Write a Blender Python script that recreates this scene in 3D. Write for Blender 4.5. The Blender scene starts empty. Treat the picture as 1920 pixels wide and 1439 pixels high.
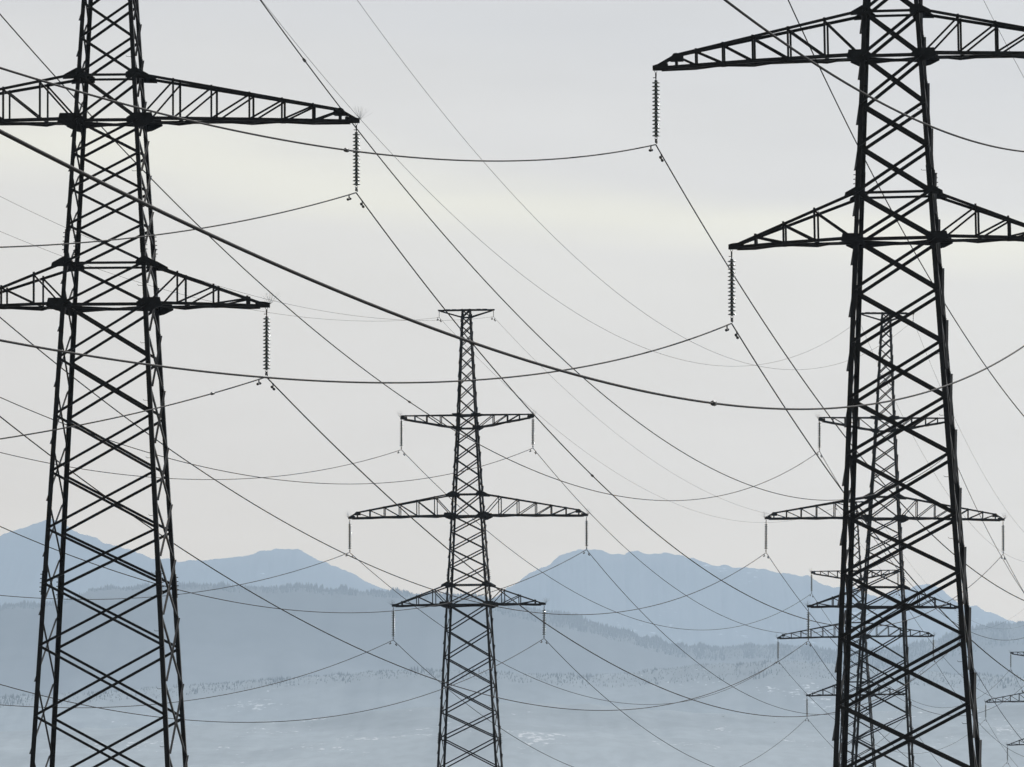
import bpy, math, random
from math import sin, cos, pi, radians
from mathutils import Vector, Matrix, noise as mn
random.seed(7)
S = bpy.context.scene
COL = S.collection

# ------------------------------------------------------------------ camera
PX, PY = 1920.0, 1439.0                       # the photograph's pixels
FOC, PITCH, ROLL, CAMZ = 18492.0, 0.050921, 0.002239, 1.7
CR0, CF, CU0 = Vector((1, 0, 0)), Vector((0, cos(PITCH), sin(PITCH))), Vector((0, -sin(PITCH), cos(PITCH)))
CR = CR0 * cos(ROLL) + CU0 * sin(ROLL)
CU = -CR0 * sin(ROLL) + CU0 * cos(ROLL)
cd = bpy.data.cameras.new('camera')
cd.sensor_width = 36.0
cd.lens = FOC * 36.0 / PX
cd.clip_start, cd.clip_end = 0.5, 90000.0
cam = bpy.data.objects.new('camera', cd)
COL.objects.link(cam)
cam.matrix_world = Matrix(((CR.x, CU.x, -CF.x, 0), (CR.y, CU.y, -CF.y, 0), (CR.z, CU.z, -CF.z, CAMZ), (0, 0, 0, 1)))
S.camera = cam

def sight(px, py, dist):
    """point seen at pixel (px,py) standing dist metres down the valley"""
    d = CF * FOC + CR * (px - PX / 2) - CU * (py - PY / 2)
    return Vector((0, 0, CAMZ)) + d * (dist / d.y)

# ------------------------------------------------------------------ light
HDEN, HTOP, HFAR = 3.2e-5, 1850.0, 52000.0    # haze: density per metre, height of its top, its far end
HJ = (.465, .575, .70)                          # colour thick haze comes to
SUN_EL, SUN_AZ = radians(30), radians(22)     # ahead of the camera, to the right
w = bpy.data.worlds.new('World'); S.world = w; w.use_nodes = True
nt = w.node_tree; nt.nodes.clear()
N = nt.nodes.new; L = nt.links.new
out = N('ShaderNodeOutputWorld')
sky = N('ShaderNodeTexSky'); sky.sky_type = 'NISHITA'; sky.sun_disc = False
sky.sun_elevation = SUN_EL; sky.sun_rotation = SUN_AZ; sky.dust_density = 3.0
bsky = N('ShaderNodeBackground'); bsky.inputs['Strength'].default_value = 0.08
L(sky.outputs[0], bsky.inputs[0])
tc = N('ShaderNodeTexCoord')
sep = N('ShaderNodeSeparateXYZ'); L(tc.outputs['Generated'], sep.inputs[0])
def math_(op, a, b=None, c=None):
    m = N('ShaderNodeMath'); m.operation = op
    for i, v in enumerate((a, b, c)):
        if v is None: continue
        if isinstance(v, (int, float)): m.inputs[i].default_value = v
        else: L(v, m.inputs[i])
    return m.outputs[0]
mp = N('ShaderNodeMapping'); mp.inputs['Scale'].default_value = (9, 9, 60)
L(tc.outputs['Generated'], mp.inputs[0])
nz = N('ShaderNodeTexNoise'); nz.inputs['Scale'].default_value = 1.0; nz.inputs['Detail'].default_value = 4.0
L(mp.outputs[0], nz.inputs[0])
# cloud streaks slope down to the right; h = height of the sky direction
h = math_('ADD', sep.outputs[2], math_('MULTIPLY', sep.outputs[0], 0.075))
h = math_('ADD', h, math_('MULTIPLY', math_('SUBTRACT', nz.outputs[0], 0.5), 0.02))
mr = N('ShaderNodeMapRange'); mr.inputs['From Min'].default_value = 0.0; mr.inputs['From Max'].default_value = 0.12
L(h, mr.inputs[0])
rp = N('ShaderNodeValToRGB'); L(mr.outputs[0], rp.inputs[0]); rp.color_ramp.interpolation = 'EASE'
els = rp.color_ramp.elements
SKYC = [(0.0, (.72, .71, .70)), (0.28, (.695, .69, .685)), (0.40, (.70, .698, .695)), (0.53, (.72, .72, .71)), (0.582, (.79, .79, .735)),
        (0.63, (.69, .695, .70)), (0.75, (.64, .653, .675)), (1.0, (.625, .64, .67))]
els[0].position, els[0].color = SKYC[0][0], SKYC[0][1] + (1,)
els[1].position, els[1].color = SKYC[-1][0], SKYC[-1][1] + (1,)
for p_, c_ in SKYC[1:-1]:
    e_ = els.new(p_); e_.color = c_ + (1,)
# thin overcast: brighter round the sun, dimmer behind the camera
sd = N('ShaderNodeVectorMath'); sd.operation = 'DOT_PRODUCT'
sd.inputs[1].default_value = (sin(SUN_AZ) * cos(SUN_EL), cos(SUN_AZ) * cos(SUN_EL), sin(SUN_EL))
L(tc.outputs['Generated'], sd.inputs[0])
br = N('ShaderNodeMapRange'); br.interpolation_type = 'SMOOTHSTEP'
br.inputs['From Min'].default_value = -0.5; br.inputs['From Max'].default_value = 0.70
br.inputs['To Min'].default_value = 0.16; br.inputs['To Max'].default_value = 1.0
L(sd.outputs['Value'], br.inputs[0])
# the glow of the sky behind the haze layer: the haze dims it more the lower one looks
zc = math_('MAXIMUM', sep.outputs[2], 0.03)
inv = math_('EXPONENT', math_('MULTIPLY', math_('MINIMUM', math_('DIVIDE', HTOP, zc), HFAR), HDEN))
def vscale(a, f):
    m = N('ShaderNodeVectorMath'); m.operation = 'SCALE'
    if isinstance(a, tuple): m.inputs[0].default_value = a
    else: L(a, m.inputs[0])
    L(f, m.inputs['Scale']); return m.outputs[0]
# faint uneven cloud texture
mp2 = N('ShaderNodeMapping'); mp2.inputs['Scale'].default_value = (34, 34, 150); L(tc.outputs['Generated'], mp2.inputs[0])
nz2 = N('ShaderNodeTexNoise'); nz2.inputs['Scale'].default_value = 1.0; nz2.inputs['Detail'].default_value = 5.0; L(mp2.outputs[0], nz2.inputs[0])
soft = math_('ADD', 0.955, math_('MULTIPLY', nz2.outputs[0], 0.09))
vs_ = N('ShaderNodeVectorMath'); vs_.operation = 'SUBTRACT'
L(vscale(vscale(rp.outputs[0], soft), inv), vs_.inputs[0]); L(vscale(HJ, math_('SUBTRACT', inv, 1.0)), vs_.inputs[1])
bcl = N('ShaderNodeBackground'); L(vs_.outputs[0], bcl.inputs[0]); L(br.outputs[0], bcl.inputs[1])
mx = N('ShaderNodeMixShader'); mx.inputs[0].default_value = 0.97
L(bsky.outputs[0], mx.inputs[1]); L(bcl.outputs[0], mx.inputs[2]); L(mx.outputs[0], out.inputs[0])

sl = bpy.data.lights.new('sun', 'SUN'); sl.energy = 2.9; sl.angle = radians(0.5); sl.color = (1.0, .97, .93)
so = bpy.data.objects.new('sun', sl); COL.objects.link(so)
sdir = Vector((sin(SUN_AZ) * cos(SUN_EL), cos(SUN_AZ) * cos(SUN_EL), sin(SUN_EL)))
so.rotation_euler = sdir.to_track_quat('Z', 'Y').to_euler(); so.location = (0, 0, 60)
S.view_settings.view_transform = 'Standard'; S.view_settings.look = 'None'
S.view_settings.exposure = 0.0; S.view_settings.gamma = 1.0
S.cycles.max_bounces = 6; S.cycles.transmission_bounces = 6; S.cycles.transparent_max_bounces = 8

# ------------------------------------------------------------------ materials
def mat(name, col, rough=.6, metal=0.0, var=0.25, scale=3.0, **kw):
    m = bpy.data.materials.new(name); m.use_nodes = True
    t = m.node_tree; b = t.nodes['Principled BSDF']
    b.inputs['Roughness'].default_value = rough; b.inputs['Metallic'].default_value = metal
    for k, v in kw.items(): b.inputs[k.replace('_', ' ')].default_value = v
    c = t.nodes.new('ShaderNodeTexCoord'); n = t.nodes.new('ShaderNodeTexNoise'); n.inputs['Scale'].default_value = scale; n.inputs['Detail'].default_value = 5
    t.links.new(c.outputs['Object'], n.inputs[0])
    r = t.nodes.new('ShaderNodeValToRGB'); t.links.new(n.outputs[0], r.inputs[0])
    r.color_ramp.elements[0].position, r.color_ramp.elements[1].position = .35, .65
    r.color_ramp.elements[0].color = tuple(x * (1 - var) for x in col) + (1,)
    r.color_ramp.elements[1].color = tuple(min(1, x * (1 + var)) for x in col) + (1,)
    t.links.new(r.outputs[0], b.inputs['Base Color'])
    return m
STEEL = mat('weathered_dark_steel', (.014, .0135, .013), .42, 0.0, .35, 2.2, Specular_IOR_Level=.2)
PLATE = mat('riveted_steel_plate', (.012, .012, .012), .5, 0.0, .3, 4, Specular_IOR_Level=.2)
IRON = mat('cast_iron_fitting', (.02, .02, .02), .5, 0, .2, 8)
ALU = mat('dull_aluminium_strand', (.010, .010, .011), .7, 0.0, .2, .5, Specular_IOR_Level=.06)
GLASS = mat('green_insulator_glass', (.13, .16, .14), .15, 0, .05, 3, Transmission_Weight=.22, IOR=1.5)
BIRD = mat('dark_feathers', (.02, .02, .022), .8, 0, .3, 20)
PALE_TREE = mat('pale_conifer_needles', (.115, .13, .138), .9, 0, .3, .02)  # lighter needles, closer in tone to the pale slope
TREE = mat('dark_conifer_needles', (.05, .06, .058), .9, 0, .4, .02)

def terrain_mat(name, high, low, z0, z1, snow, amount, scale, fleck=.05, dark=.16):
    """cover colour, on the hills with painted mist, going from low (below z0) to high (above z1), with snow patches of their own shape"""
    m = bpy.data.materials.new(name); m.use_nodes = True
    t = m.node_tree; b = t.nodes['Principled BSDF']; b.inputs['Roughness'].default_value = .95
    b.inputs['Specular IOR Level'].default_value = .1
    c = t.nodes.new('ShaderNodeTexCoord')
    def nz_(sc, det, ysc=.25, zsc=1.0):
        q = t.nodes.new('ShaderNodeMapping'); q.inputs['Scale'].default_value = (sc, sc * ysc, sc * zsc)
        n = t.nodes.new('ShaderNodeTexNoise'); n.inputs['Scale'].default_value = 1; n.inputs['Detail'].default_value = det
        t.links.new(c.outputs['Object'], q.inputs[0]); t.links.new(q.outputs[0], n.inputs[0]); return n.outputs[0]
    def mth(op, *a):
        q = t.nodes.new('ShaderNodeMath'); q.operation = op
        for i_, v in enumerate(a):
            if isinstance(v, (int, float)): q.inputs[i_].default_value = v
            else: t.links.new(v, q.inputs[i_])
        return q.outputs[0]
    def mapr(v, a, b_):
        r = t.nodes.new('ShaderNodeMapRange'); r.inputs['From Min'].default_value = a; r.inputs['From Max'].default_value = b_
        t.links.new(v, r.inputs[0]); return r.outputs[0]
    def mixc(f, a, b_):
        g = t.nodes.new('ShaderNodeMix'); g.data_type = 'RGBA'; t.links.new(f, g.inputs[0])
        for k, v in ((6, a), (7, b_)):
            if isinstance(v, tuple): g.inputs[k].default_value = v + (1,)
            else: t.links.new(v, g.inputs[k])
        return g.outputs[2]
    sx = t.nodes.new('ShaderNodeSeparateXYZ'); t.links.new(c.outputs['Object'], sx.inputs[0])
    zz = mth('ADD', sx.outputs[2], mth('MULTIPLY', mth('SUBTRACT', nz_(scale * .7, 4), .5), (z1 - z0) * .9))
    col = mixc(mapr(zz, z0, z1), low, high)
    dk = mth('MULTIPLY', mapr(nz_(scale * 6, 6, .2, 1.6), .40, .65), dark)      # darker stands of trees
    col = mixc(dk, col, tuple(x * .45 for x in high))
    big = nz_(scale, 3); fine = nz_(scale * 14, 5, .10, 3.0)
    sn = mapr(mth('ADD', big, fine), 1.16 - amount, 1.16 - amount + fleck)
    col = mixc(sn, col, snow)
    t.links.new(col, b.inputs['Base Color'])
    return m

# ------------------------------------------------------------------ helpers
def tag(o, label=None, cat=None, group=None, kind=None):
    for k, v in (('label', label), ('category', cat), ('group', group), ('kind', kind)):
        if v: o[k] = v
    return o
def empty(name, M):
    o = bpy.data.objects.new(name, None); COL.objects.link(o); o.matrix_world = M; o.empty_display_size = .5; return o
class MB:
    def __init__(s): s.v = []; s.f = []; s.smooth = False
    def add(s, vs, fs):
        n = len(s.v); s.v += [tuple(v) for v in vs]; s.f += [tuple(i + n for i in f) for f in fs]; return s
    def prism(s, poly, ext):
        """poly: list of 3-D points, ext: extrusion vector"""
        n = len(poly); e = Vector(ext)
        s.add(list(poly) + [Vector(p) + e for p in poly],
              [tuple(range(n))[::-1], tuple(range(n, 2 * n))] + [(i, (i + 1) % n, n + (i + 1) % n, n + i) for i in range(n)]); return s
    def angle(s, p0, p1, a, b, w, t=.012, w2=None, sh=0.0, sb=0.0):
        """steel angle section from p0 to p1, flanges along a and b"""
        p0, p1, a, b = Vector(p0), Vector(p1), Vector(a), Vector(b)
        d = (p1 - p0).normalized(); a = (a - d * a.dot(d)).normalized(); b = (b - d * b.dot(d) - a * b.dot(a)).normalized()
        w2 = w if w2 is None else w2
        pl = [(0, 0), (w, 0), (w, t), (t, t), (t, w2), (0, w2)]
        return s.prism([p0 + a * (x - sh) + b * (y - sb) for x, y in pl], p1 - p0)
    def box(s, c, sx, sy, sz):
        x, y, z = c
        return s.prism([Vector((x - sx / 2, y - sy / 2, z - sz / 2)), Vector((x + sx / 2, y - sy / 2, z - sz / 2)),
                        Vector((x + sx / 2, y + sy / 2, z - sz / 2)), Vector((x - sx / 2, y + sy / 2, z - sz / 2))], (0, 0, sz))
    def tube(s, pts, r, n=6, caps=True):
        pts = [Vector(p) for p in pts]; m = len(pts); rs = r if isinstance(r, (list, tuple)) else [r] * m; vs = []
        for i, p in enumerate(pts):
            d = (pts[min(i + 1, m - 1)] - pts[max(i - 1, 0)]).normalized()
            u = d.cross(Vector((0, 0, 1)))
            if u.length < .01: u = d.cross(Vector((1, 0, 0)))
            u.normalize(); v = d.cross(u)
            vs += [p + (u * cos(2 * pi * k / n) + v * sin(2 * pi * k / n)) * rs[i] for k in range(n)]
        fs = [(i * n + k, i * n + (k + 1) % n, (i + 1) * n + (k + 1) % n, (i + 1) * n + k) for i in range(m - 1) for k in range(n)]
        if caps: fs += [tuple(range(n))[::-1], tuple(range((m - 1) * n, m * n))]
        return s.add(vs, fs)
    def lathe(s, prof, n=14):
        m = len(prof)
        vs = [(r * cos(2 * pi * k / n), r * sin(2 * pi * k / n), z) for r, z in prof for k in range(n)]
        fs = [(i * n + k, i * n + (k + 1) % n, (i + 1) * n + (k + 1) % n, (i + 1) * n + k) for i in range(m - 1) for k in range(n)]
        return s.add(vs, fs + [tuple(range(n)), tuple(range((m - 1) * n, m * n))[::-1]])
    def build(s, name, m, parent=None, smooth=False):
        me = bpy.data.meshes.new(name); me.from_pydata(s.v, [], s.f); me.materials.append(m); me.update()
        if smooth:
            for p in me.polygons: p.use_smooth = True
        o = bpy.data.objects.new(name, me); COL.objects.link(o)
        if parent: o.parent = parent
        return o
KIDS = {}
def copy_tree(o, parent=None):
    c = o.copy(); COL.objects.link(c)
    if parent: c.parent = parent
    for ch in o.children: copy_tree(ch, c)
    return c

# ------------------------------------------------------------------ terrain
def interp(pts, x):
    if x <= pts[0][0]: return pts[0][1]
    for (x0, y0), (x1, y1) in zip(pts, pts[1:]):
        if x <= x1:
            return y0 + (y1 - y0) * (x - x0) / (x1 - x0)
    return pts[-1][1]
def ridge(name, crest, dist, depth, back, m, rough, lump, n=620, rows=46, seed=0, forest=None, tree=None):
    """a hill mass whose skyline follows crest; real slopes fall away to both sides"""
    x0, x1 = crest[0][0], crest[-1][0]
    vs, fs = [], []
    hs = []
    for i in range(n):
        px = x0 + (x1 - x0) * i / (n - 1)
        p = sight(px, interp(crest, px), dist)
        j = mn.fractal(Vector((p.x * .07 * 6500 / dist, seed, 0)), 1.0, 2.0, 5) * rough
        hs.append((p.x, max(3.0, p.z + j)))
    tot = rows + 12
    def H(i, r):
        x, hc = hs[i]
        if r <= rows:
            t = 1 - r / rows                       # 1 at the foot, 0 on the crest
            f = (1 - t) ** 1.15
            wob = mn.fractal(Vector((x / lump, t * depth / lump * .7, seed + 3.3)), 1.0, 2.1, 5)
            return Vector((x, dist - t * depth, hc * f + wob * hc * .34 * math.sqrt(t) * f - (4 if r == 0 else 0)))
        t = (r - rows) / 12
        return Vector((x, dist + t * back, hc * (1 - t) ** 1.3 - (4 if t == 1 else 0)))
    for r in range(tot + 1):
        for i in range(n): vs.append(H(i, r))
    for r in range(tot):
        for i in range(n - 1):
            a = r * n + i; fs.append((a, a + 1, a + n + 1, a + n))
    mb = MB(); mb.v = vs; mb.f = fs
    o = tag(mb.build(name, m, None, True), kind='structure')
    if forest:
        cnt, hmin, hmax, label, crestcnt = forest
        fb = MB(); rnd = random.Random(seed + 5)
        def cone(p, hh):
            rr = hh * rnd.uniform(.17, .27); a0 = rnd.random() * 6
            for lv, (zz, rs, top) in enumerate(((.08, 1.0, .62), (.38, .72, 1.0))):
                ring = [p + Vector((cos(a0 + 2 * pi * k / 5) * rr * rs, sin(a0 + 2 * pi * k / 5) * rr * rs, hh * zz)) for k in range(5)]
                fb.add(ring + [p + Vector((0, 0, hh * top))], [(k, (k + 1) % 5, 5) for k in range(5)])
        i0, i1 = [int((q_ - x0) / (x1 - x0) * (n - 1)) for q_ in (-260, 2200)]
        for q in range(cnt + crestcnt):
            i = rnd.randrange(i0, i1)
            if q < crestcnt: r = rows - rnd.random() ** 2 * 2.6
            else: r = rows * rnd.random() ** .5
            rr_, fr = int(r), r - int(r)
            if q >= crestcnt and mn.noise(Vector((hs[i][0] / 260 * 6500 / dist, r * .17, seed + 9))) > .22: continue
            a, b = H(i, rr_), H(i, min(rr_ + 1, rows))
            p = a.lerp(b, fr); p.x += rnd.uniform(-.5, .5) * abs(hs[i + 1][0] - hs[i][0])
            cl = .6 + .55 * mn.noise(Vector((hs[i][0] / 45, seed, r * .3)))
            cone(p - Vector((0, 0, 1)), (hmin + (hmax - hmin) * rnd.random() ** 1.6) * max(.35, cl))
        tag(fb.build('forest', tree or TREE), label, 'forest', kind='stuff')
    return o
F_L = [(-1500, 1090), (-900, 1050), (-500, 1075), (-200, 1040), (0, 1005), (40, 990), (75, 979), (95, 974), (120, 981), (140, 997), (170, 1009), (210, 1020), (240, 1032), (280, 1043),
       (310, 1048), (345, 1052), (385, 1051), (430, 1046), (465, 1042), (480, 1038), (505, 1031), (545, 1028), (560, 1032), (590, 1048), (620, 1060),
       (650, 1069), (675, 1084), (700, 1098), (730, 1108), (800, 1128), (860, 1150), (900, 1180), (1000, 1260)]
F_R = [(700, 1260), (850, 1170), (900, 1140), (950, 1106), (965, 1096), (990, 1078), (1010, 1066), (1045, 1047), (1073, 1034), (1085, 1031), (1120, 1031), (1150, 1037),
       (1172, 1040), (1200, 1036), (1215, 1039), (1240, 1036), (1270, 1042), (1290, 1045), (1320, 1055), (1345, 1060), (1375, 1061), (1410, 1066),
       (1450, 1072), (1490, 1078), (1520, 1083), (1545, 1098), (1565, 1101), (1600, 1103), (1640, 1118), (1700, 1150), (1800, 1240)]
F_R2 = [(1480, 1260), (1560, 1180), (1620, 1130), (1690, 1107), (1720, 1098), (1738, 1096), (1760, 1103), (1785, 1119), (1805, 1133), (1818, 1139), (1832, 1136),
        (1850, 1147), (1880, 1160), (1905, 1167), (1960, 1160), (2200, 1120), (2700, 1090), (3400, 1150)]
M1 = [(-1500, 1110), (-600, 1150), (0, 1147), (60, 1145), (140, 1140), (162, 1126), (178, 1117), (250, 1114), (370, 1110), (480, 1114), (560, 1114), (640, 1118), (730, 1118),
      (770, 1116), (870, 1120), (950, 1134), (1022, 1147), (1065, 1156), (1115, 1169), (1202, 1197), (1265, 1210), (1330, 1214), (1420, 1212), (1500, 1213), (1560, 1223),
      (1650, 1222), (1760, 1200), (1830, 1178), (1870, 1172), (1920, 1168), (2200, 1150), (3400, 1180)]
M2 = [(-1500, 1250), (0, 1308), (150, 1300), (330, 1288), (480, 1277), (620, 1266), (720, 1259), (820, 1256), (940, 1262), (1040, 1266), (1140, 1266), (1230, 1256), (1330, 1246), (1500, 1240), (1700, 1258), (1920, 1270), (3400, 1230)]
M3 = [(-1500, 1360), (0, 1372), (300, 1362), (560, 1350), (700, 1334), (800, 1326), (960, 1318), (1120, 1322), (1300, 1336), (1500, 1345), (1700, 1330), (1920, 1322), (3400, 1350)]
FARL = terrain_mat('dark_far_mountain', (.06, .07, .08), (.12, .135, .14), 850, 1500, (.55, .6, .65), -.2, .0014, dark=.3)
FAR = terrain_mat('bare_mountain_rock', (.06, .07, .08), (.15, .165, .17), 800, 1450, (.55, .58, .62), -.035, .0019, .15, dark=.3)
MID = terrain_mat('wooded_hill', (.07, .08, .08), (.30, .33, .35), 380, 800, (.3, .31, .33), -.18, .0017, dark=.3)  # paler low colour: valley mist painted over the foot of the hill
LOW = terrain_mat('wooded_snow_and_mist_slope', (.19, .22, .235), (.48, .54, .57), 230, 510, (.75, .78, .80), -.075, .0055, .1)  # pale bluish low colour: valley mist painted in together with snow cover
VAL = terrain_mat('snow_and_mist_valley_floor', (.20, .23, .245), (.49, .55, .58), 110, 390, (.76, .78, .80), -.06, .008, .1)  # low colour pales the floor with painted mist as well as snow
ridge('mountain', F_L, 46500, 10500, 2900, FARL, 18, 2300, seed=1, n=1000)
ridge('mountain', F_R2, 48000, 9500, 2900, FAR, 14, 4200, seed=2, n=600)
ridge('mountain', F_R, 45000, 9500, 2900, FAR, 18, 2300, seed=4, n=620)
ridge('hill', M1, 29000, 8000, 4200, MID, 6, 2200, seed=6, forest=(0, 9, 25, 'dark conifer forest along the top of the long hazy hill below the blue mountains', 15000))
ridge('hill', M2, 20500, 4200, 2600, LOW, 4, 1300, seed=8, tree=PALE_TREE, forest=(0, 5, 12, 'sparse hazy conifers along the low pale rise above the snow patches', 5200))
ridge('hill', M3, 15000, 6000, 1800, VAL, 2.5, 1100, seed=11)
gb = MB(); GN = 40
for j in range(GN + 1):
    for i in range(GN + 1):
        gb.v.append((-36000 + 72000 * i / GN, -6000 + 57500 * j / GN, 0))
for j in range(GN):
    for i in range(GN): a = j * (GN + 1) + i; gb.f.append((a, a + 1, a + GN + 2, a + GN + 1))
tag(gb.build('ground', terrain_mat('winter_meadow', (.24, .24, .22), (.3, .3, .28), -5, 5, (.6, .62, .65), .0, .01)), kind='structure')

# ------------------------------------------------------------------ pylons
YAW = 0.0965
HB = 30.5                                     # mid arm above the feet
POSE = {'L': (-14.168, 346.288, 28.555, 0.00319), 'R': (12.533, 323.903, 29.016, 0.02083), 'C': (-3.201, 722.061, 28.787, 0.01063),
        'B2': (27.413, 724.751, 28.777, -0.00743), 'A3': (38.578, 1105.306, 29.712, 0.01420), 'A4': (79.892, 1480.180, 29.629, 0.01346),
        'A1': (-46.551, 339.678, 29.406, 0), 'B0': (-61.558, -32.612, 29.248, 0), 'C0': (-29.821, -73.310, 27.125, 0),
        'C2': (54.185, 664.494, 27.462, 0), 'B3': (68.256, 1102.838, 29.296, 0)}
SMALLTYPE = ('R', 'C2', 'C0')
STRG = {'M': (8.72, -.13), 'L': (5.55, -6.59), 'U': (4.85, 7.36), 'T': (2.0, 15.05)}
STRR = {'M': (7.85, -.25), 'L': (5.46, -6.22), 'U': (4.4, 6.85), 'T': (1.85, 13.95)}
SLEN = 2.45
def frame(n):
    X, Y, Z, lean = POSE[n]
    return Matrix.Translation((X, Y, Z)) @ Matrix.Rotation(-YAW, 4, 'Z') @ Matrix.Rotation(-lean, 4, 'Y')
def hook(n, k, s):
    u, z = (STRR if n in SMALLTYPE else STRG)[k]
    return frame(n) @ Vector((s * u, 0, z))
def wire_end(n, k, s):
    p = hook(n, k, s).copy(); p.z -= (.47 if k == 'T' else SLEN); return p

TYPE_A = dict(
    bw=[(-31, 2.93), (-6.5, 1.532), (7.41, .704), (15.1, .33)],
    nodes=[-30.5, -28.7, -26.2, -23.55, -20.95, -18.5, -16.3, -14.4, -12.4, -10.4, -8.4, -6.5, -5.04, -3.73, -2.44, -1.18, 0, 1.6, 2.9, 4.15, 5.35, 6.43, 7.41,
           8.58, 9.68, 10.68, 11.63, 12.48, 13.23, 13.93, 14.58, 15.1],
    beams=[-6.5, -5.04, 0, 1.6, 6.43, 7.41, 14.58, 15.1],
    M=dict(tip=8.83, z0=0, zt=1.6, droop=.10, posts=[2.36, 3.69, 5.01, 6.14, 7.22], kink=(8.15, .42)),
    Lo=dict(tip=5.66, z0=-6.5, zt=-5.04, droop=.07, posts=[2.54, 3.76, 4.9], kink=None),
    U=dict(tip=4.93, z0=7.41, zb=6.43, posts=[1.94, 2.97, 3.85, 4.5]),
    T=dict(tip=2.05, z0=15.1, zb=14.58), splices=[-16.3, -4.3], wd=.092, spikes=True, gk=.86)
TYPE_B = dict(
    bw=[(-31, 2.737), (14, .23)],
    nodes=[-30.5, -28.4, -25.9, -23.6, -21.35, -19.15, -17.05, -15.15, -13.15, -11.3, -9.47, -7.75, -6.05, -4.52, -2.98, -1.58, 0, 1.47, 2.8, 4.0, 5.1, 6.0, 6.9,
           7.95, 8.95, 9.85, 10.65, 11.4, 12.1, 12.8, 13.5, 14.0],
    beams=[-6.05, -4.52, 0, 1.47, 6.0, 6.9, 13.5, 14.0],
    M=dict(tip=7.95, z0=0, zt=1.47, droop=.22, posts=[2.2, 3.42, 4.6, 5.6, 6.5], kink=(7.16, .42)),
    Lo=dict(tip=5.56, z0=-6.05, zt=-4.52, droop=.15, posts=[2.65, 3.7, 4.65], kink=None),
    U=dict(tip=4.5, z0=6.9, zb=6.0, posts=[1.9, 2.8, 3.5, 4.1]),
    T=dict(tip=1.9, z0=14.0, zb=13.5), splices=[-4.1], wd=.108, spikes=False, gk=.72)

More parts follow.
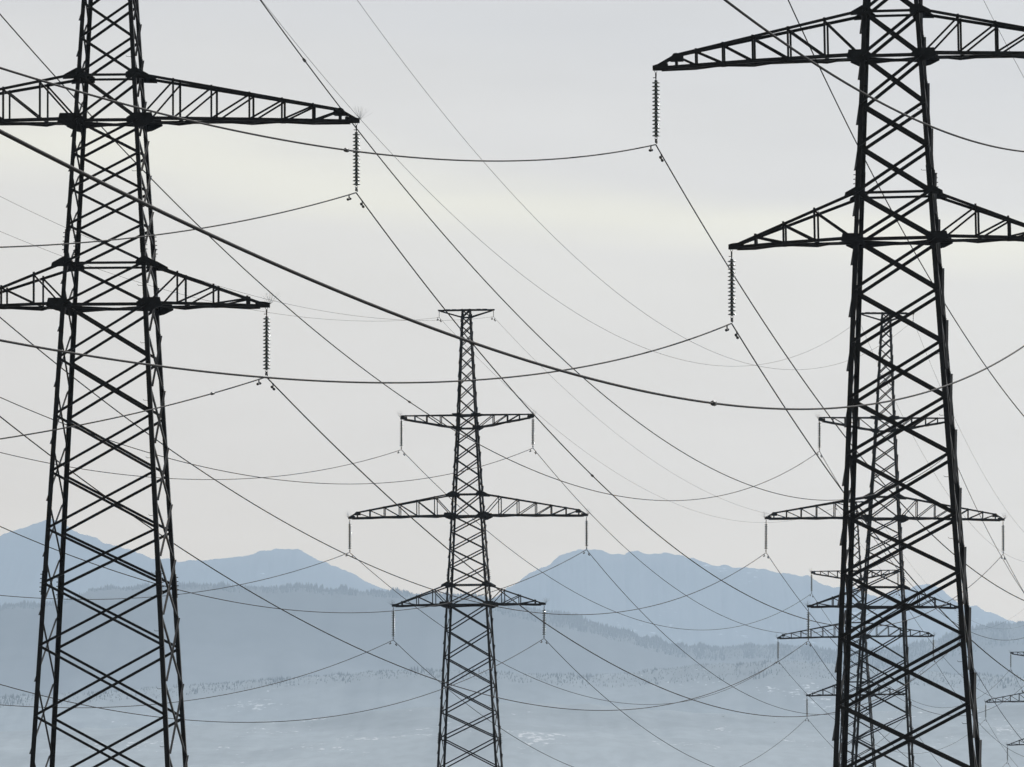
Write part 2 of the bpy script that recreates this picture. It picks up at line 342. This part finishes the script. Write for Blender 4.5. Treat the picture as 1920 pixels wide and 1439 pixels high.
def make_pylon(P):
    root = empty('pylon', Matrix.Identity(4))
    bw = lambda z: interp(P['bw'], z)
    V = lambda u, v, z: Vector((u, v, z + HB))
    WD = P['wd']
    nodes = P['nodes']; zL, zM, zU = P['Lo']['z0'], 0.0, P['U']['z0']
    legw = lambda z: .165 if z < zL else (.145 if z < zU else .12)
    corners = ((-1, -1), (1, -1), (1, 1), (-1, 1))
    for su, sv in corners:
        b = MB()
        zs = [nodes[0], zL, zU, nodes[-1] + .08]
        for z0, z1 in zip(zs, zs[1:]):
            b.angle(V(su * bw(z0), sv * bw(z0), z0), V(su * bw(z1), sv * bw(z1), z1), (-su, 0, 0), (0, -sv, 0), legw((z0 + z1) / 2), .016)
        b.build('leg', STEEL, root)
        for zs_ in P['splices']:                                   # bolted joint of two leg lengths
            b = MB(); z0, z1 = zs_ - .42, zs_ + .42; ww = legw(zs_) + .03
            b.angle(V(su * (bw(z0) + .02), sv * (bw(z0) + .02), z0), V(su * (bw(z1) + .02), sv * (bw(z1) + .02), z1), (-su, 0, 0), (0, -sv, 0), ww, .03)
            for k in range(5):
                zz = z0 + .12 + k * .15; c = V(su * (bw(zz) + .02), sv * (bw(zz) + .02), zz)
                b.tube([c + Vector((su * .07, -sv * .08, 0)), c + Vector((-su * .02, -sv * .08, 0))], .016, 6)
                b.tube([c + Vector((-su * .08, sv * .05, 0)), c + Vector((-su * .08, -sv * .02, 0))], .016, 6)
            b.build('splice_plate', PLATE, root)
    # crossed braces: front/back faces node to node, side faces half a panel lower
    half = [nodes[0]] + [(a + b) / 2 for a, b in zip(nodes, nodes[1:])] + [nodes[-1]]
    for face in range(4):
        if face < 2: sv = (-1, 1)[face]; n = Vector((0, sv, 0)); pt = lambda s, z, o: V(s * (bw(z) - .03), sv * (bw(z) + o), z); ns = nodes
        else: su = (-1, 1)[face - 2]; n = Vector((su, 0, 0)); pt = lambda s, z, o: V(su * (bw(z) + o), s * (bw(z) - .03), z); ns = half
        for z0, z1 in zip(ns, ns[1:]):
            zc = (z0 + z1) / 2
            wd = WD * (1.0 if zc < zU else .82) * (1.0 if face < 2 else .85)
            if z1 - z0 < .4: continue
            b = MB(); e = .0
            up = Vector((0, 0, 1))
            b.angle(pt(-1, z0 + e, .004), pt(1, z1 - e, .004), up, n, wd, .01, wd * .8, wd / 2)
            b.angle(pt(1, z0 + e, -.022), pt(-1, z1 - e, -.022), up, -n, wd, .01, wd * .8, wd / 2)
            b.build('cross_brace', STEEL, root)
    for z in P['beams']:
        hw = .11 if z in (zL, zM, zU) else .085
        for face in range(4):
            b = MB(); q = bw(z)
            if face < 2: sv = (-1, 1)[face]; b.angle(V(-q + .02, sv * (q + .006), z - .03), V(q - .02, sv * (q + .006), z - .03), (0, 0, 1), (0, -sv, 0), hw, .011, hw, hw / 2)
            else: su = (-1, 1)[face - 2]; b.angle(V(su * (q + .006), -q + .02, z + .012), V(su * (q + .006), q - .02, z + .012), (0, 0, 1), (-su, 0, 0), hw, .011, hw, hw / 2)
            b.build('horizontal_beam', STEEL, root)
        if z in (zL, zM, zU):
            b = MB(); q = bw(z) - .04
            b.angle(V(-q, -q, z - .06), V(q, q, z - .06), (1, -1, 0), (0, 0, -1), .07, .01, .08, .035)
            b.angle(V(q, -q, z - .09), V(-q, q, z - .09), (1, 1, 0), (0, 0, -1), .07, .01, .08, .035)
            b.build('plan_bracing', STEEL, root)
    # gusset plates where arms meet the legs
    shapes = {0: [(-.42, .06), (-.42, -.14), (.02, -.16), (.02, -.36), (.30, -.30), (.72, -.10), (.62, .26), (-.12, .26)],
              1: [(-.36, .05), (-.36, -.17), (.62, -.21), (.58, -.02), (.08, .25), (-.08, .25)]}
    for key in ('M', 'Lo', 'U', 'T'):
        A = P[key]; k_ = {'M': 1.0, 'Lo': .92, 'U': .82, 'T': .42}[key] * P['gk']
        for which, z in ((0, A['z0']), (1, A.get('zt', A.get('zb')))):
            poly = shapes[which]
            if key in ('U', 'T'):
                poly = [(x, -y) for x, y in shapes[1]] if which else [(-.42, .16), (-.42, -.2), (.02, -.22), (.5, -.12), (.58, .16)]
                if not which: poly = [(x, y * .9) for x, y in poly]
            for su, sv in corners:
                q = bw(z); b = MB()
                pl = [V(su * (q - .05 + x * k_), sv * (q + .022), z + y * k_) for x, y in poly]
                b.prism(pl, (0, sv * .012, 0))
                for (x, y) in [(-.3, -.06), (-.2, -.06), (-.05, .05), (-.05, -.09), (.15, -.05), (.28, -.06), (.4, -.06)]:
                    c = V(su * (q - .05 + x * k_), sv * (q + .034), z + y * k_); b.tube([c, c + Vector((0, sv * .025, 0))], .016, 6)
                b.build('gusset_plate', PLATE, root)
    # arms
    rnd = random.Random(3)
    def spikes(parent, p):
        b = MB()
        for _ in range(26):
            a, t = rnd.uniform(0, 2 * pi), rnd.uniform(.1, 1.15)
            d = Vector((cos(a) * sin(t), sin(a) * sin(t), cos(t))); ln = rnd.uniform(.38, .55)
            q = p + Vector((cos(a), sin(a), 0)) * .02
            side = d.cross(Vector((0, 0, 1))).normalized()
            b.tube([q, q + d * ln * .6, q + d * ln + side * rnd.uniform(-.06, .06)], [.0022, .002, .001], 3)
        b.build('bird_spikes', IRON, parent)
    for key in ('M', 'Lo', 'U'):
        A = P[key]; tip = A['tip']; z0 = A['z0']
        for su in (-1, 1):
            if key == 'U':
                zb, zt = (lambda u: A['zb'] + (z0 - .24 - A['zb']) * (u - ub) / (tip - .1 - ub)), (lambda u: z0)
                ub = bw(A['zb']); ut = bw(z0)
            else:
                ub, ut = bw(z0), bw(A['zt'])
                zb = lambda u: z0 - A['droop'] * max(0, (u - ub) / (tip - ub)) ** 1.5
                if A['kink']:
                    ku, kh = A['kink']; zt = lambda u: A['zt'] + (z0 - A['droop'] * .85 + kh - A['zt']) * (u - ut) / (ku - ut)
                else: zt = lambda u: A['zt'] + (z0 - A['droop'] + .07 - A['zt']) * (u - ut) / (tip - .08 - ut)
            vv = lambda u: bw(z0) + (.07 - bw(z0)) * max(0, min(1, (u - bw(z0)) / (tip - .15 - bw(z0))))
            cw = {'M': .12, 'Lo': .105, 'U': .10}[key]; tw = .10 if key != 'U' else .09
            arm = MB()
            for sv in (-1, 1):
                us = [ub, (ub + tip) / 2, tip]
                for ua, uc in zip(us, us[1:]):
                    arm.angle(V(su * ua, sv * vv(ua), zb(ua)), V(su * uc, sv * vv(uc), zb(uc)), (0, 0, 1), (0, -sv, 0), cw, .012, cw, .03)
                if key == 'M':
                    arm.angle(V(su * ut, sv * (vv(ut) + .004), zt(ut)), V(su * ku, sv * (vv(ku) + .004), zt(ku)), (0, 0, -1), (0, -sv, 0), tw, .012, tw, tw / 2)
                    arm.angle(V(su * ku, sv * (vv(ku) + .004), zt(ku)), V(su * (tip - .05), sv * (vv(tip) + .004), zb(tip) + .06), (0, 0, -1), (0, -sv, 0), tw, .012, tw, tw / 2)
                    arm.prism([V(su * (ku + x), sv * (vv(ku) + .02), zt(ku) + y) for x, y in ((-.22, .06), (.08, .06), (.25, -.16), (.2, -.2), (-.22, -.2))], (0, sv * .012, 0))
                else:
                    arm.angle(V(su * ut, sv * (vv(ut) + .004), zt(ut)), V(su * (tip - .05), sv * (vv(tip) + .004), zt(tip - .05)), (0, 0, -1), (0, -sv, 0), tw, .012, tw, .02)
                zz = zb(tip)
                arm.prism([V(su * (tip + x), sv * .085, zz + y) for x, y in ((-.5, -.03), (.0, -.03), (.0, .13), (-.14, .17), (-.5, .2 if key != 'U' else .1))], (0, sv * .012, 0))
            # zigzag in the bottom plane
            zus = [ub] + list(A['posts']) + [tip - .3]
            for i, (ua, uc) in enumerate(zip(zus, zus[1:])):
                s_ = 1 if i % 2 else -1
                arm.angle(V(su * ua, s_ * vv(ua), zb(ua) - .035), V(su * uc, -s_ * vv(uc), zb(uc) - .035), (1, 0, 0), (0, 0, -1), .06, .01, .055, .03)
                if i: arm.prism([V(su * (ua + x), -.05 - s_ * (vv(ua) - .05) * 0, zb(ua) - .03 + y) for x, y in ((-.3, 0), (.3, 0), (.05, -.045), (-.05, -.045))], (0, .1, 0))
            arm_o = arm.build({'M': 'middle_crossarm', 'Lo': 'lower_crossarm', 'U': 'upper_crossarm'}[key], STEEL, root)
            posts = list(A['posts']) + ([A['kink'][0]] if A.get('kink') else [])
            for sv in (-1, 1):
                for u in posts:
                    b = MB(); pw = .07 if u < posts[-1] else .08
                    b.angle(V(su * u, sv * (vv(u) + .012), zb(u)), V(su * u, sv * (vv(u) + .012), zt(u) + (.07 if key != 'U' else .03)), (su, 0, 0), (0, -sv, 0), pw, .008, pw, pw / 2)
                    b.build('upright', STEEL, arm_o)
                prev = [max(ub, ut) + .05] + posts
                for ua, uc in zip(prev, prev[1:]):
                    b = MB()
                    if uc == posts[-1] and key == 'U': continue
                    b.angle(V(su * ua, sv * (vv(ua) - .012), zb(ua) + .04), V(su * uc, sv * (vv(uc) - .012), zt(uc) - .03), (0, 0, 1), (0, -sv, 0), .066, .008, .055, .033)
                    b.build('arm_brace', STEEL, arm_o)
            if P['spikes']: spikes(arm_o, V(su * (tip + .02), 0, zb(tip) + (.1 if key != 'U' else .12)))
    A = P['T']; b = MB(); q = bw(A['z0']); qb = bw(A['zb'])
    for su in (-1, 1):
        for sv in (-1, 1):
            vt = .05
            b.angle(V(0, sv * q, A['z0']), V(su * A['tip'], sv * vt, A['z0'] - .02), (0, 0, 1), (0, -sv, 0), .12, .01, .08, .06)
            b.angle(V(su * qb, sv * (qb + .005), A['zb']), V(su * (A['tip'] - .12), sv * (vt + .005), A['z0'] - .06), (0, 0, 1), (0, -sv, 0), .095, .01, .07, .047)
        b.prism([V(su * (A['tip'] + x), -.02, A['z0'] + y) for x, y in ((-.3, -.05), (.04, -.05), (.04, .05), (-.3, .05))], (0, .04, 0))
        for x in (.9, 1.35): b.prism([V(su * (x + dx), -.1, A['z0'] + .042 + dz) for dx, dz in ((-.2, 0), (.2, 0), (.16, .035), (-.16, .035))], (0, .2, 0))
    b.build('peak_crossarm', STEEL, root)
    # step bolts up one leg
    b = MB()
    z = nodes[0] + 2.4
    while z < zU:
        q = bw(z)
        b.tube([V(q - .12, -q + .03, z), V(q - .12 - .17, -q + .03, z), V(q - .12 - .2, -q + .03, z + .04)], .008, 4)
        z += 2.02
    b.build('step_bolts', IRON, root)
    return root

def place(root, n):
    root.matrix_world = frame(n) @ Matrix.Translation((0, 0, -HB))
TL = {'L': 'big left pylon', 'R': 'big right pylon', 'C': 'central pylon', 'B2': 'mid-size right pylon',
      'A3': 'small right pylon', 'A4': 'tiny edge pylon', 'B3': 'pylon past the edge'}
PL = {'L': 'large near steel lattice pylon on the left, its peak cut off by the picture top',
      'R': 'largest near lattice pylon on the right, standing in front of two smaller pylons',
      'C': 'mid-size lattice pylon in the middle, whole down to the T-shaped peak, nothing in front',
      'B2': 'mid-size lattice pylon seen between the legs of the largest right pylon',
      'A3': 'small hazy lattice pylon overlapping the left leg of the largest right pylon',
      'A4': 'smallest farthest lattice pylon at the right edge, only its left arm ends in view',
      'B3': 'small hazy lattice pylon standing just outside the right edge'}
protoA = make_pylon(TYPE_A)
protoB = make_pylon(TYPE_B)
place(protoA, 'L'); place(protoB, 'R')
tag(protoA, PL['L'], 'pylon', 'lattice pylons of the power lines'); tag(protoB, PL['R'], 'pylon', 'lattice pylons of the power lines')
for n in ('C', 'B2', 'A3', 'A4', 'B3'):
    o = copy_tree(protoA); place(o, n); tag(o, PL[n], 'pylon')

# ------------------------------------------------------------------ insulator strings
ND, PITCHD = 15, .125
skirt = MB().lathe([(.040, -.058), (.070, -.062), (.105, -.074), (.132, -.092), (.134, -.106), (.122, -.112), (.104, -.106), (.100, -.120), (.090, -.120), (.086, -.104),
                    (.072, -.102), (.068, -.116), (.058, -.116), (.055, -.098), (.030, -.096)], 18)
cap = MB().lathe([(.018, .0), (.042, -.006), (.048, -.024), (.050, -.070), (.034, -.090), (.022, -.10), (.016, -.125)], 10)
def make_string(detail=True):
    r = empty('insulator_string', Matrix.Identity(4))
    h = MB()
    h.tube([(0.035, 0, .02), (.035, 0, -.05), (0, 0, -.085), (-.035, 0, -.05), (-.035, 0, .02)], .011, 6)
    h.tube([(0, 0, -.07), (0, 0, -.10), (0, 0, -.25), (0, 0, -.33)], [.014, .028, .022, .012], 8)
    h.box((-.045, 0, -.24), .075, .03, .022); h.tube([(-.082, -.02, -.24), (-.082, .02, -.24)], .016, 6)
    h.build('hanger', IRON, r)
    z0 = -.31
    if detail:
        d0 = c0 = None
        for i in range(ND):
            if d0 is None:
                d0 = skirt.build('glass_disc', GLASS, r, True); d0.location = (0, 0, z0)
                c0 = cap.build('metal_cap', IRON, d0, True)
            else:
                d = d0.copy(); COL.objects.link(d); d.parent = r; d.location = (0, 0, z0 - i * PITCHD)
                c = c0.copy(); COL.objects.link(c); c.parent = d
    else:
        a, b = MB(), MB()
        for i in range(ND):
            dz = z0 - i * PITCHD
            a.add([(x, y, z + dz) for x, y, z in skirt.v], skirt.f); b.add([(x, y, z + dz) for x, y, z in cap.v], cap.f)
        a.build('glass_discs', GLASS, r, True)['kind'] = 'stuff'; b.build('metal_caps', IRON, r, True)['kind'] = 'stuff'
    k = MB(); zc = z0 - ND * PITCHD
    k.tube([(.03, 0, zc - .10), (.045, 0, zc - .05), (.03, 0, zc - .005), (-.03, 0, zc - .005), (-.045, 0, zc - .05), (-.03, 0, zc - .10)], .009, 6)
    k.tube([(0, 0, zc + .01), (0, 0, zc - .04)], .018, 8)
    b_ = zc - .16
    dl = Vector((sin(YAW + .025), cos(YAW + .025), 0))
    k.tube([Vector((0, 0, b_ - .05)) - dl * .19, Vector((0, 0, b_ + .005)) - dl * .1, Vector((0, 0, b_ + .02)), Vector((0, 0, b_ + .005)) + dl * .1, Vector((0, 0, b_ - .05)) + dl * .19],
           [.022, .036, .045, .036, .022], 8)
    k.box((0, 0, b_ + .055), .075, .06, .06)
    k.build('suspension_clamp', IRON, r)
    return r
ARM = {'U': 'upper', 'M': 'middle', 'L': 'lower', 'T': 'peak'}
SIDE = {-1: 'left', 1: 'right'}
s0 = None
def put_string(n, k, s):
    global s0
    if s0 is None: s0 = make_string(); o = s0
    else: o = copy_tree(s0)
    o.matrix_world = Matrix.Translation(hook(n, k, s)) @ Matrix.Rotation(random.uniform(-.006, .006), 4, 'Y')
    tag(o, 'glass insulator string hanging from the %s %s arm of the %s' % (ARM[k], SIDE[s], TL[n]), 'insulator string', 'insulator strings hanging from the pylon arms')
for n in ('L', 'R', 'C', 'B2', 'A3', 'A4', 'B3'):
    for k in 'UML':
        for s in (-1, 1): put_string(n, k, s)
g0 = None
for n in ('L', 'R', 'C', 'B2', 'A3', 'A4', 'B3'):
    for s in (-1, 1):
        if g0 is None:
            g0 = empty('earth_wire_hanger', Matrix.Identity(4)); o = g0
            b = MB(); b.tube([(0, 0, .02), (0, 0, -.06), (0, 0, -.3), (0, 0, -.38)], [.014, .024, .02, .03], 6); b.build('link', IRON, g0)
            b = MB(); dl = Vector((sin(YAW), cos(YAW), 0)); b.tube([Vector((0, 0, -.46)) - dl * .1, Vector((0, 0, -.43)), Vector((0, 0, -.46)) + dl * .1], [.016, .032, .016], 6); b.build('clamp', IRON, g0)
        else: o = copy_tree(g0)
        o.matrix_world = Matrix.Translation(hook(n, 'T', s))
        tag(o, 'short iron hanger under the %s peak tip of the %s' % (SIDE[s], TL[n]), 'hanger', 'earth wire hangers on the pylon peaks')

# ------------------------------------------------------------------ wires
SAG = {('L', 'B2', 'M', -1): 8.94, ('L', 'B2', 'L', -1): 8.07, ('L', 'B2', 'L', 1): 8.41, ('L', 'B2', 'U', -1): 9.55, ('L', 'B2', 'U', 1): 9.49, ('L', 'B2', 'M', 1): 9.67,
       ('L', 'B2', 'T', -1): 11.09, ('L', 'B2', 'T', 1): 11.35, ('A1', 'C', 'U', -1): 8.43, ('A1', 'C', 'U', 1): 8.91, ('A1', 'C', 'L', -1): 8.36, ('A1', 'C', 'L', 1): 9.31,
       ('A1', 'C', 'M', -1): 8.34, ('A1', 'C', 'M', 1): 9.39, ('A1', 'C', 'T', -1): 7.03, ('A1', 'C', 'T', 1): 7.07, ('B0', 'L', 'M', 1): 10.95, ('B0', 'L', 'L', 1): 9.76,
       ('C0', 'R', 'M', -1): 9.13, ('C0', 'R', 'L', -1): 8.80, ('C0', 'R', 'L', 1): 9.83, ('C0', 'R', 'M', 1): 9.43, ('C', 'A3', 'U', -1): 8.01, ('C', 'A3', 'U', 1): 8.55,
       ('C', 'A3', 'M', -1): 7.71, ('C', 'A3', 'M', 1): 8.93, ('C', 'A3', 'L', 1): 8.63, ('R', 'C2', 'U', -1): 10.36, ('R', 'C2', 'M', -1): 9.30, ('R', 'C2', 'L', -1): 8.61,
       ('C', 'A3', 'T', 1): 6.26, ('C', 'A3', 'T', -1): 6.78, ('B2', 'B3', 'T', -1): 11.13, ('B2', 'B3', 'T', 1): 11.09, ('B2', 'B3', 'U', 1): 10.13, ('B2', 'B3', 'U', -1): 8.82,
       ('B2', 'B3', 'M', -1): 8.67, ('B2', 'B3', 'M', 1): 7.6, ('A3', 'A4', 'M', -1): 7.56, ('A3', 'A4', 'M', 1): 8.63, ('A3', 'A4', 'U', 1): 8.41, ('A3', 'A4', 'L', -1): 7.65}
JOINT = {('C0', 'R', 'L', 1): .666, ('L', 'B2', 'U', -1): .338, ('L', 'B2', 'M', 1): .216, ('L', 'B2', 'U', 1): .041, ('C0', 'R', 'M', -1): .792, ('B0', 'L', 'L', 1): .968}
SHOWN = ('L', 'R', 'C', 'B2', 'A3', 'A4')
DSPAN = {}
def damper(parent, p, d):
    """two bell weights on a short messenger cable clamped under the wire"""
    b = MB(); dn = Vector((0, 0, -1))
    b.tube([p + Vector((0, 0, .02)), p + dn * .05, p + dn * .12], [.03, .024, .026], 6)
    c = p + dn * .12
    b.tube([c - d * .26 + dn * .03, c - d * .12 + dn * .008, c + d * .12 + dn * .008, c + d * .26 + dn * .03], .012, 5)
    o = b.build('vibration_damper', IRON, parent)
    for s in (-1, 1):
        e = c + d * (.26 * s) + dn * .03
        w_ = MB(); w_.tube([e - d * .07, e - d * .05, e + d * .04, e + d * .07], [.03, .048, .05, .03], 8); w_.build('weight', IRON, o, True)
def span(a, b, k, s):
    A, B = wire_end(a, k, s), wire_end(b, k, s)
    dflt = {'T': 8.0}.get(k, 9.0)
    sag = SAG.get((a, b, k, s), dflt)
    def P(t):
        p = A.lerp(B, t); p.z -= 4 * sag * t * (1 - t); return p
    n = 150; ts = [i / n for i in range(n + 1)]
    vis = 0
    for t in ts:
        d = P(t) - Vector((0, 0, CAMZ)); z = d.dot(CF)
        if z > 3 and abs(d.dot(CR) / z * FOC) < PX / 2 and abs(d.dot(CU) / z * FOC) < PY / 2: vis += 1
    if not vis: return
    r = .0095 if k == 'T' else .0235
    mb = MB().tube([P(t) for t in ts], r, 6)
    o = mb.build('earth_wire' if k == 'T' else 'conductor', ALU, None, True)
    near = a not in SHOWN and a != 'B3'
    m = b if near else a
    kind = 'earth wire' if k == 'T' else 'conductor'
    where = '%s %s arm of the %s' % (SIDE[s], ARM[k], TL[m])
    lb = '%s %s from the %s' % (kind, 'coming toward the viewer' if near else 'running far away', where)
    tag(o, lb, 'wire', 'wires strung between the pylons')
    for (q, sg) in ((a, 1), (b, -1)):
        if q not in SHOWN: continue
        Ls = (B - A).length; t = (1.75 if k != 'T' else .9) / Ls
        t = t if sg == 1 else 1 - t
        p = P(t); d = (P(t + .002) - P(t)).normalized()
        damper(o, p, d)
    if (a, b, k, s) in JOINT:
        t = JOINT[(a, b, k, s)]; Ls = (B - A).length; e = .28 / Ls
        MB().tube([P(t - e), P(t - e * .7), P(t + e * .7), P(t + e)], [r * 1.3, r * 2.3, r * 2.3, r * 1.3], 8).build('splice_sleeve', IRON, o, True)
for a, b in (('A1', 'C'), ('B0', 'L'), ('C0', 'R'), ('L', 'B2'), ('R', 'C2'), ('C', 'A3'), ('B2', 'B3'), ('A3', 'A4')):
    for k in 'UMLT':
        for s in (-1, 1): span(a, b, k, s)
POSE['A5'] = tuple(2 * q - p for p, q in zip(POSE['A3'], POSE['A4']))
for k in 'UMLT': span('A4', 'A5', k, -1)
for k in 'UMLT': span('A4', 'A5', k, 1)

# ------------------------------------------------------------------ birds
def bird(name, p, yaw, flying, label):
    r = empty(name, Matrix.Translation(p) @ Matrix.Rotation(yaw, 4, 'Z'))
    b = MB()
    if flying: ax = [(-.24, 0, 0), (-.12, 0, .01), (.05, 0, .02), (.16, 0, .03), (.22, 0, .05), (.29, 0, .04)]; rr = [.02, .05, .075, .05, .04, .006]
    else: ax = [(-.2, 0, -.02), (-.12, 0, .04), (0, 0, .13), (.06, 0, .22), (.09, 0, .29), (.17, 0, .28)]; rr = [.02, .045, .09, .07, .05, .006]
    b.tube(ax, rr, 8); b.build('body', BIRD, r, True)
    for s in (-1, 1):
        m = MB()
        if flying: m.prism([Vector((.1, s * .05, .03)), Vector((.12, s * .3, .13)), Vector((.02, s * .52, .1)), Vector((-.04, s * .28, .11)), Vector((-.07, s * .05, .03))], (0, 0, .012))
        else: m.prism([Vector((.05, s * .085, .18)), Vector((-.1, s * .06, .09)), Vector((-.22, s * .02, -.02)), Vector((-.04, s * .09, .05))], (0, s * .012, .0))
        m.build('wing', BIRD, r)
        if not flying:
            MB().tube([(.0, s * .03, .08), (.0, s * .03, -.06)], .01, 5).build('leg', BIRD, r)
    m = MB(); m.prism([Vector((-.16, -.03, .0)), Vector((-.16, .03, .0)), Vector((-.36, .05, -.05 if not flying else 0)), Vector((-.36, -.05, -.05 if not flying else 0))], (0, 0, .012)); m.build('tail', BIRD, r)
    tag(r, label, 'bird')
pb = frame('A4') @ Vector((-3.15, -.85, 1.31))
bird('perched_bird', pb, 2.6, False, 'tiny dark bird perched on top of the far pylon arm at the right edge')
bird('flying_bird', sight(1356, 1344, 2600), 1.35, True, 'tiny dark bird flying in the haze, left of the two specks')
bird('flying_bird', sight(1452, 1355, 3000), 1.75, True, 'tiny dark bird flying in the haze, right of the two specks')

# ------------------------------------------------------------------ haze
hz = MB().prism([Vector((-40000, -7000, -5)), Vector((40000, -7000, -5)), Vector((40000, HFAR, -5)), Vector((-40000, HFAR, -5))], (0, 0, HTOP + 5))
hm = bpy.data.materials.new('valley_haze'); hm.use_nodes = True
t = hm.node_tree; t.nodes.clear()
ho = t.nodes.new('ShaderNodeOutputMaterial'); pv = t.nodes.new('ShaderNodeVolumePrincipled')
pv.inputs['Color'].default_value = (.56, .72, .90, 1); pv.inputs['Density'].default_value = HDEN; pv.inputs['Anisotropy'].default_value = .5
t.links.new(pv.outputs[0], ho.inputs['Volume'])
ho_ = hz.build('haze', hm); tag(ho_, kind='stuff', label='pale blue haze filling the valley in front of the mountains', cat='haze')
